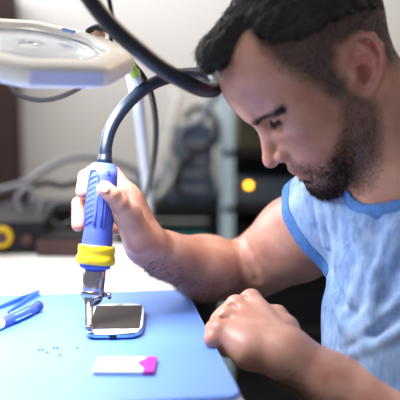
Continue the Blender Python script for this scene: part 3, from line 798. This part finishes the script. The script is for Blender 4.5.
# local z up the handle from ring centre; px scale here ~ .0012 m
prof = [(.0186, .004), (.0190, .010), (.0178, .012), (.0188, .015), (.0176, .0175), (.0184, .020), (.0172, .0225), (.0180, .025), (.0168, .028), (.0172, .033),
        (.0176, .045), (.0180, .060), (.0179, .080), (.0172, .095), (.0166, .105), (.0160, GL - .006), (.0150, GL - .002), (.0130, GL), (.0085, GL + .001)]
MB().lathe(prof, 40).build('handle', M['blue'], gun)
# recessed grip panels: raised chevrons and long ribs on the visible side
for k in range(9):
    z = .036 + k * .0068; r = .0178
    for sg in (-1,):
        pts = [(r * math.sin(R(a)) , -r * math.cos(R(a)), z + (a + 45) * .00016) for a in range(-62, -18, 6)]
        MB().tube(pts, .0008, 6).build('grip_rib', M['blue'], gun)
for a0, z1 in ((-8, .078), (14, .074), (26, .070)):
    MB().tube([(.0180 * math.sin(R(a0)), -.0180 * math.cos(R(a0)), z) for z in (.034, .05, .065, z1)], .0011, 6).build('grip_ridge', M['blue'], gun)
q_ = [(.0181 * math.sin(R(a)), -.0181 * math.cos(R(a)), z) for a, z in ((-68, .034), (-70, .06), (-60, .092), (-40, .100), (-15, .096), (-10, .07), (-12, .034))]
MB().tube(spline(q_, 6), .0009, 6).build('panel_edge', M['blue'], gun)
MB().lathe([(.0026, -.0008), (.0030, .0006), (.0020, .0009), (.0018, -.0005)], 14, Matrix.Rotation(R(90), 3, 'X') , (.0062, -.0153, GL - .012)).build('screw_hole', M['navy'], gun)
# yellow ring with lobes
vs = []; fs = []; n = 60
lv = [(-.0125, .0), (-.0115, .0012), (-.004, .0014), (-.003, .0006), (.002, .0006), (.003, .0014), (.0095, .0010), (.0105, 0)]
for z, dr in lv:
    for j in range(n):
        t = 2 * math.pi * j / n; lobe = .0011 * max(0, math.sin(6 * t)) ** .5 if -.012 < z < .0 else 0
        r = .0212 + dr + lobe; vs.append((r * math.cos(t), r * math.sin(t), z))
for i in range(len(lv) - 1):
    for j in range(n): fs.append((i * n + j, i * n + (j + 1) % n, (i + 1) * n + (j + 1) % n, (i + 1) * n + j))
fs += [tuple(range(n))[::-1], tuple(range((len(lv) - 1) * n, len(lv) * n))]
MB().add(vs, fs, True).build('locking_ring', M['yellow'], gun)
MB().lathe([(.0150, -.018), (.0185, -.0165), (.0190, -.012), (.018, -.010)], 32).build('lower_collar', M['blue'], gun)
MB().lathe([(.0128, -.052), (.0136, -.051), (.0136, -.016), (.012, -.015)], 36).build('heater_tube', M['steel'], gun)
cl = MB().lathe([(.0138, -.051), (.0146, -.0505), (.0146, -.0445), (.0138, -.044)], 36).build('nozzle_clamp', M['steel'], gun)
MB().box((.0185, -.003, -.0478), (.008, .004, .006), bev=.0006).build('clamp_lug', M['steel'], cl)
MB().lathe([(.0026, -.006), (.0030, -.004), (.0030, .003), (.0018, .004)], 12, Matrix.Rotation(R(60), 3, 'X'), (.0205, -.004, -.0478)).build('clamp_screw', M['steel'], cl)
# bent nozzle: from tube down to the phone's near-left corner
tip = T(89, 329, ZM + .012); loc_tip = np.array(GM.transposed() @ Vector(tip - GB))
nz_pts = []; rr2 = []
for t in np.linspace(0, 1, 14):
    w_ = min(1, t / .35); w_ = w_ * w_ * (3 - 2 * w_); rr2.append(.0134 * (1 - w_) + .0052 * w_ - .0008 * t)
    nz_pts.append((loc_tip[0] * t - .0045 * w_ * (1 - t), loc_tip[1] * t, -.050 + (loc_tip[2] + .050) * t))
MB().tube(nz_pts, rr2, 24).build('nozzle', M['steel'], gun)
MB().lathe([(.0042, 0), (.0046, .0015), (.0046, .003), (.004, .004)], 16, None, tuple(loc_tip)).build('nozzle_tip', mat('burnt_steel', (.25, .22, .24), .4, .9), gun)
# hose
Gi = lambda p: tuple(GM.transposed() @ Vector(np.array(p) - GB))
st = MB().lathe([(.0088, GL - .001), (.0090, GL + .006), (.0080, GL + .008), (.0078, GL + .016), (.0070, GL + .019)], 24).build('strain_relief', M['navy'], gun)
hp = [(105, 158, .885), (106, 146, .885), (110, 130, .888), (119, 114, .892), (133, 98, .898), (150, 85, .905), (170, 77, .91), (192, 74, .905), (209, 76, .89),
      (217, 83, .865), (213, 90, .835), (198, 88, .80), (180, 79, .775), (160, 67, .76), (140, 51, .75), (120, 34, .745), (102, 15, .74), (86, -7, .735), (70, -34, .735), (50, -80, .74)]
hpt = spline([Gi(P(*q)) for q in hp], 8)
nh = len(hpt); hr = [.0074 + .0014 * min(1, i / (nh * .6)) for i in range(nh)]
MB().tube(hpt, hr, 20).build('air_hose', M['navy'], gun)
yl = spline([Gi(P(x, y - 4.7, d - .001)) for x, y, d in hp[6:10]], 6)
MB().tube(yl, .0013, 8).build('hose_stripe', mat('yellow_stripe', (.85, .62, .10), .5), gun)  # thin yellow stripe along the top of the hose bend

# ================================================================== MAGNIFIER LAMP
LC = P(30, 47, .80)
ln = np.array([.16, -.27, .92]); ln /= np.linalg.norm(ln)      # face normal, tipped towards the viewer and a little right
lxv = np.cross([0, 1, 0], ln); lxv /= np.linalg.norm(lxv); lyv = np.cross(ln, lxv)
LM = Matrix([[lxv[i], lyv[i], ln[i]] for i in range(3)])
lamp = empty('magnifier_lamp', LC); lamp.rotation_euler = LM.to_euler()
tag(lamp, 'cream magnifier lamp with a round lens hanging over the mat', 'lamp')
def octa(Rr, rot=22.5, per=6, rnd=.22):
    out = []
    for k in range(8):
        a0 = R(rot + 45 * k); cxy = np.array([math.cos(a0), math.sin(a0)]) * Rr
        pv = np.array([math.cos(a0 - R(45)), math.sin(a0 - R(45))]) * Rr; nx = np.array([math.cos(a0 + R(45)), math.sin(a0 + R(45))]) * Rr
        A = cxy + (pv - cxy) * rnd; B = cxy + (nx - cxy) * rnd
        for t in np.linspace(0, 1, per): out.append(tuple((1 - t) ** 2 * A + 2 * t * (1 - t) * cxy + t * t * B))
    return out
def circ_like(r, ref): return [(r * x / math.hypot(x, y), r * y / math.hypot(x, y)) for x, y in ref]
o0 = octa(.117, 12, rnd=.12); n = len(o0); sc = lambda k: [(x * k, y * k) for x, y in o0]
levels = [(-.009, circ_like(.076, o0)), (-.010, circ_like(.0955, o0)), (-.018, circ_like(.098, o0)), (-.0185, sc(.93)), (-.015, sc(.985)), (-.012, sc(1.0)), (.003, sc(1.0)), (.007, sc(.985)), (.010, sc(.94)), (.011, circ_like(.087, o0)), (.010, circ_like(.0845, o0)), (.004, circ_like(.083, o0)), (.001, circ_like(.076, o0))]
vs = [(x, y, z * .85) for z, ol in levels for x, y in ol]; K = len(levels); fs = []
for i in range(K):
    for j in range(n): fs.append((i * n + j, i * n + (j + 1) % n, ((i + 1) % K) * n + (j + 1) % n, ((i + 1) % K) * n + j))
MB().add(vs, fs, True).build('housing', M['cream'], lamp)
MB().lathe([(.0765, .001), (.074, .0024), (.05, .0034), (.02, .0040), (.0004, .0041), (.0004, -.0008), (.0765, -.001)], 56, caps=False).build('lens', M['glass'], lamp)
tr = MB()
tr.lathe([(.0765, .0020), (.083, .0048), (.083, .0055), (.0765, .0028)], 56, caps=False).build('lens_ring', M['paper'], lamp)
led = mat('led_diffuser', (.95, .97, 1), .4, emit=((.80, .88, 1.0), 5))
MB().lathe([(.078, -.0105), (.094, -.0105), (.094, -.0125), (.078, -.0125)], 48, caps=False).build('light_ring', led, lamp)
# housing side towards the viewer: its shade painted as a lilac slab
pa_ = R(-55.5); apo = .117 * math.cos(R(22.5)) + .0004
MB().box((apo * math.cos(pa_), apo * math.sin(pa_), -.0038), (.078, .0030, .0145), bev=.001, M=Matrix.Rotation(pa_ + R(90), 3, 'Z')).build('shaded_side_face', M['lilac'], lamp)
MB().tube(spline([(.045, .092, .010), (.058, .085, .018), (.075, .074, .018), (.088, .066, .011)], 5), .004, 10).build('clip', M['black'], lamp)
MB().box((.028, .062, .0125), (.016, .006, .004), M=Matrix.Rotation(R(-18), 3, 'Z'), bev=.001).build('switch', M['chrome'], lamp)
MB().lathe([(.007, .004), (.008, .010), (.006, .016), (.001, .017)], 14, None, (.060, .088, 0)).build('knob', mat('peach_plastic', (.85, .50, .36), .5), lamp)
# lamp arm and its green joint, falling away behind
Li = lambda p: tuple(LM.transposed() @ Vector(np.array(p) - LC))
MB().tube([Li(P(131, 66, .84)), Li(P(134, 74, .86))], .006, 10).build('pivot', M['green'], lamp)
MB().tube([Li(P(133, 74, .86)), Li(P(139, 110, 1.15)), Li(P(148, 195, 1.40)), Li(P(149, 232, 1.47))], .009, 12).build('support_arm', mat('pale_blue_steel', (.60, .67, .78), .5), lamp)
cb = MB().tube(spline([P(132, 64, .85), P(143, 77, .92), P(152, 97, 1.0), (P(156, 130, 1.05)), P(153, 165, 1.1), P(146, 195, 1.2), P(140, 212, 1.4), T(136, 236)+[0,0,.006]], 8), .0042, 12).build('power_cable', M['black'])
tag(cb, 'thin black cable hanging behind the hose from the lamp', 'cable')
cb = MB().tube(spline([P(-12, 60, 1.0), P(3, 78, 1.0), P(18, 94, 1.0), P(38, 100, 1.0), P(60, 97, 1.0), P(85, 84, 1.0), P(105, 62, 1.0), P(112, 20, 1.02), P(100, -40, 1.05)], 8), .0034, 12).build('power_cable', M['dark'])
tag(cb, 'dark cable sagging in a curve under the magnifier lamp', 'cable')
l = bpy.data.lights.new('lamp_light', 'AREA'); l.shape = 'DISK'; l.size = .17; l.energy = LAMPW; l.color = (.84, .91, 1.0)
lo = bpy.data.objects.new('lamp_light', l); COL.objects.link(lo); lo.location = V(LC - ln * .022); lo.rotation_euler = V(ln).to_track_quat('Z', 'Y').to_euler()

# ================================================================== BACKGROUND
def thing_box(name, px0, px1, py0, py1, d, depth, m, label, cat, group=None, bev=.006):
    """box whose front face spans those picture columns/rows at distance d"""
    a, b = P(px0, py1, d), P(px1, py0, d); o = MB().box((0, depth / 2, (b[2] - a[2]) / 2), (b[0] - a[0], depth, b[2] - a[2]), bev=bev)
    e = o.build(name, m); e.location = V(((a[0] + b[0]) / 2, a[1], a[2])); return tag(e, label, cat, group)
# tall dark brown cupboard at left
a = P(-60, 60, 2.3); b = P(-6, 60, 2.3)
cup = empty('cupboard', [(a[0] + b[0]) / 2, 2.3, 0]); tag(cup, 'tall dark brown cupboard against the wall at the left', 'cupboard')
W = b[0] - a[0]
MB().box((0, .2, .72), (W, .36, 1.44), bev=.006).build('carcass', M['brown'], cup)
for sx in (-1, 1):
    dr = MB().box((sx * W / 4, .012, .74), (W / 2 - .01, .02, 1.32), bev=.003).build('door', M['brown'], cup)
    MB().tube([(sx * .02, -.012, .70), (sx * .02, -.012, .84)], .005, 8).build('handle', M['steel2'], dr)
# equipment on the back of the table
ZT = .75
def on_table(px, py): return T(px, py, ZT)
def keyboard_like(name, px0, px1, py, dep, h, m, label, cat, rz=0, rows=0):
    a, b = on_table(px0, py), on_table(px1, py); w_ = np.linalg.norm(b - a); c = (a + b) / 2
    e = empty(name, [c[0], c[1] + dep / 2, ZT], rz); tag(e, label, cat)
    MB().box((0, 0, h / 2), (w_, dep, h), bev=.004).build('body', m, e); return e, w_, dep, h
e, w_, dp, h = keyboard_like('power_supply', -45, 40, 254, .20, .062, M['dark'], 'low black power supply lying at the back left of the table', 'power supply', R(4))
for k in range(3): MB().lathe([(.010, 0), (.012, .004), (.010, .014), (.002, .015)], 16, Matrix.Rotation(R(90), 3, 'X'), (-.05 + .05 * k, -dp / 2, .026)).build('dial', M['brown'], e)
kb, w_, dp, h = keyboard_like('keyboard', 38, 86, 257, .16, .030, M['brown'], 'dark brown keyboard on the table behind the hand', 'keyboard', R(-3))
for r_ in range(4):
    for c_ in range(9): MB().box((-w_ / 2 + .012 + c_ * (w_ - .024) / 8, -dp / 2 + .022 + r_ * .036, h + .002), (.012, .028, .006), bev=.0015).build('key', M['dark'], kb)
bx = thing_box('instrument', -8, 72, 207, 232, 1.62, .16, M['dark'], 'black instrument box standing behind the power supply', 'instrument')
MB().box((.02, -.002, .025), (.05, .006, .024), bev=.002).build('display', mat('pale_display', (.45, .47, .48), .3), bx)
for k in range(3): MB().box((-.045 + .014 * k, -.003, .02), (.008, .006, .008), bev=.001).build('button', M['paper'], bx)
# yellow tape roll
p = T(3, 247)
tp = empty('tape_roll', [p[0], p[1] - .0, .80 + .001]); tp.location = V([P(0, 238, 1.35)[0], 1.345, P(0, 238, 1.35)[2]])
tp.rotation_euler = (R(90), 0, R(10)); tag(tp, 'yellow tape roll at the far left edge, on top of the power supply', 'tape')
MB().lathe([(.010, -.009), (.019, -.009), (.020, -.007), (.020, .007), (.019, .009), (.010, .009)], 28).build('tape', mat('ochre_tape', (.42, .26, .01), .8, spec=.1), tp)
MB().lathe([(.0090, -.010), (.0110, -.010), (.0110, .010), (.0090, .010)], 24).build('core', M['brown'], tp)
# coiled leads
def cable(pts, r, m, label, name='cable', group=None):
    o = MB().tube(spline([P(*q) for q in pts], 8), r, 10).build(name, m); return tag(o, label, 'cable', group)
cable([(-30, 196, 1.75), (0, 190, 1.75), (25, 183, 1.75), (45, 170, 1.75), (65, 160, 1.75), (90, 157, 1.75), (118, 163, 1.76), (140, 175, 1.8), (150, 200, 1.85), (148, 228, 1.75)], .0075, M['grey'], 'thick grey cable arching low across the wall behind the hand')
cable([(24, 205, 1.58), (30, 190, 1.58), (45, 183, 1.58), (62, 186, 1.58), (80, 183, 1.58), (95, 190, 1.6), (100, 215, 1.62), (80, 225, 1.6)], .0060, M['dark'], 'black lead looping above the instrument box')
cable([(20, 212, 1.5), (16, 198, 1.5), (28, 188, 1.5), (40, 200, 1.5), (36, 218, 1.5), (24, 225, 1.5)], .0040, M['grey'], 'grey lead coiled at the left above the power supply')
cable([(50, 212, 1.5), (58, 204, 1.5), (72, 206, 1.5), (74, 220, 1.5), (60, 226, 1.5), (50, 219, 1.5)], .0055, M['black'], 'small black coil of lead just left of the gripping fingers')
# shelf unit in the middle distance
rk = empty('equipment_rack', [P(330, 150, 2.0)[0], 2.02, 0]); tag(rk, 'steel equipment rack with pale posts standing behind the man', 'rack')
rx = rk.location.x; pale = mat('pale_steel_post', (.58, .74, .80), .5)
xl = P(228, 150, 2.0)[0] - rx; xr = .62
for x in (xl, xr):
    for y in (0, .42): MB().box((x, y, .585), (.034, .03, 1.17), bev=.003).build('post', pale, rk)
shz = [.40, .60, .755, .91, 1.08]
for z in shz: MB().box(((xl + xr) / 2, .21, z), (xr - xl + .03, .45, .022), bev=.002).build('shelf', M['dark'], rk)
MB().box(((xl + xr) / 2, .44, .62), (xr - xl, .012, 1.06)).build('back_panel', mat('dark_panel', (.045, .040, .038), .6, noise=.5, nscale=14), rk)
def gear(x0, x1, z, h, m, name, label, cat, dep=.28, dials=0, y=.03):
    e = empty(name, [rx + (x0 + x1) / 2, 2.02 + y + dep / 2, z + .0115]); tag(e, label, cat)
    MB().box((0, 0, h / 2), (x1 - x0, dep, h), bev=.005).build('case', m, e)
    for k in range(dials): MB().lathe([(.012, 0), (.012, .012), (.002, .013)], 14, Matrix.Rotation(R(90), 3, 'X'), (-(x1 - x0) * .3 + k * .05, -dep / 2, h * .5)).build('dial', M['brown'], e)
    return e
olive = mat('olive_case', (.10, .085, .035), .5, noise=.4, nscale=25); wine = mat('wine_case', (.16, .03, .04), .5); slate = mat('slate_case', (.10, .13, .17), .5, noise=.3, nscale=20)
gear(xl + .04, xl + .16, 1.08, .055, wine, 'parts_box', 'dull red box on the rack level with the nose', 'box')
gear(xl + .18, xl + .42, 1.08, .07, M['dark'], 'oscilloscope', 'dark oscilloscope on the rack hidden behind the face', 'instrument', dials=2)
am = gear(xl + .03, xl + .25, .91, .115, olive, 'amplifier', 'olive brown amplifier case with a glowing amber lamp on the rack', 'amplifier', dials=0)
lp_ = P(248.5, 185, 2.04); MB().lathe([(.0075, 0), (.008, .004), (.005, .009), (.001, .010)], 18, Matrix.Rotation(R(90), 3, 'X'), tuple(lp_ - np.array(am.location) + [0, -.004 , 0])).build('indicator_lamp', M['orange'], am)
gear(xl + .27, xl + .5, .91, .08, wine, 'receiver', 'dull red receiver beside the amplifier on the rack', 'receiver', dials=3)
gear(xl + .02, xl + .30, .755, .07, slate, 'switch_box', 'flat slate grey box on the rack shelf under the amplifier', 'box')
gear(xl + .04, xl + .40, .60, .09, M['dark'], 'storage_box', 'black box on the rack shelf near table height', 'box')
gear(xl + .04, xl + .55, .40, .15, M['dark'], 'storage_crate', 'black crate on the lowest rack shelf', 'crate', dep=.34)
# low bench left of the rack with grey gear and tangled leads
bn = empty('side_bench', [P(168, 200, 2.15)[0], 2.28, 0]); tag(bn, 'low dark side bench against the wall beside the rack', 'bench')
zb = P(0, 206, 2.12)[2]
MB().box((0, .0, zb - .02), (.30, .34, .04), bev=.004).build('bench_top', M['dark'], bn)
for x in (-.135, .135):
    for y in (-.15, .15): MB().box((x, y, (zb - .04) / 2), (.03, .03, zb - .04)).build('leg', M['dark'], bn)
MB().box((0, .14, .35), (.24, .012, .62)).build('back_board', M['dark'], bn)
MB().box((0, 0, zb - .15), (.28, .32, .02)).build('lower_shelf', M['dark'], bn)
def on_bench(x0, x1, z, h, m, name, label, cat, dep=.2, y=0.0):
    e = empty(name, [bn.location.x + (x0 + x1) / 2, 2.28 + y, z + .0006]); tag(e, label, cat); MB().box((0, 0, h / 2), (x1 - x0, dep, h), bev=.01).build('case', m, e); return e
e = on_bench(-.01, .135, zb, .235, mat('blue_grey_case', (.075, .10, .15), .6), 'transformer', 'blue grey transformer on the side bench beside the rack post', 'transformer')
for k in range(4): MB().box((.0, -.102, .04 + .045 * k), (.10, .008, .018), bev=.002).build('vent', M['grey'], e)
e = on_bench(-.14, -.02, zb, .07, M['grey'], 'reel_case', 'small grey case at the left end of the side bench', 'case')
e = on_bench(-.09, .13, zb - .14, .05, M['teal'], 'component_tray', 'teal tray on the lower shelf of the side bench', 'tray', dep=.16, y=-.06)
cable([(172, 92, 2.2), (177, 100, 2.15), (172, 125, 2.12), (168, 150, 2.1), (176, 170, 2.1), (166, 188, 2.12), (158, 198, 2.14)], .012, mat('beige_cable', (.42, .40, .36), .5), 'thick beige cable hanging down the wall left of the transformer')
cable([(218, 84, 2.3), (212, 100, 2.05), (200, 122, 2.0), (185, 128, 2.0), (178, 145, 2.0), (190, 162, 2.0), (208, 172, 2.0), (214, 196, 2.05)], .011, slate, 'slate grey cable looped in front of the transformer')
cable([(180, 196, 1.98), (176, 178, 1.98), (186, 160, 1.98), (204, 150, 1.98), (217, 138, 1.98), (214, 118, 2.0), (198, 108, 2.02), (184, 118, 2.04)], .009, M['dark'], 'dark cable tangled beside the pale rack post')

# ================================================================== TROUSERS, STOOL
tr_ = Field((-.30, .48, .0), (.60, 1.2, .70), .006)
tr_.ell(PEL + [0, 0, -.0], (.135, .185, .125), TBs, .05)
for sg in (-1, 1):
    hip = PEL + TA * .09 * sg + [0, 0, -.03]; kn = hip + TF * .40 + TA * .03 * sg + [0, 0, -.01]; an = kn + np.array([.02, 0, -.40])
    tr_.cone(hip, kn, .088, .065, .03); tr_.cone(kn, an, .064, .048, .02)
    sh = MB(); vv, ff = rings([(z, [(x + .05, y) for x, y in rrect(.135 - i, .048 - i, .045 - i, 5)]) for z, i in ((0, .002), (.02, 0), (.05, .008), (.075, .022), (.09, .034))])
    sh.add(vv, ff, True); so = sh.build('shoe', M['dark'], person); so.location = V((an[0], an[1], .002)); so.rotation_euler.z = math.atan2(TF[1], TF[0])
tm, _, _ = tr_.mesh('trousers'); tag(link('trousers', tm, mat('black_cloth', (.018, .018, .021), .85), person), 'black trousers')
stl = empty('stool', [PEL[0], PEL[1], 0]); tag(stl, 'black round stool under the seated man', 'stool')
sz = PEL[2] - .125
MB().lathe([(.14, sz - .06), (.175, sz - .05), (.18, sz - .02), (.165, sz), (.05, sz + .002)], 32).build('seat', M['black'], stl)
MB().lathe([(.022, .06), (.022, sz - .055)], 16).build('column', M['steel2'], stl)
for k in range(5):
    a = R(72 * k); MB().tube([(0, 0, .08), (.24 * math.cos(a), .24 * math.sin(a), .05), (.26 * math.cos(a), .26 * math.sin(a), .012)], [.018, .013, .012], 10).build('leg', M['black'], stl)
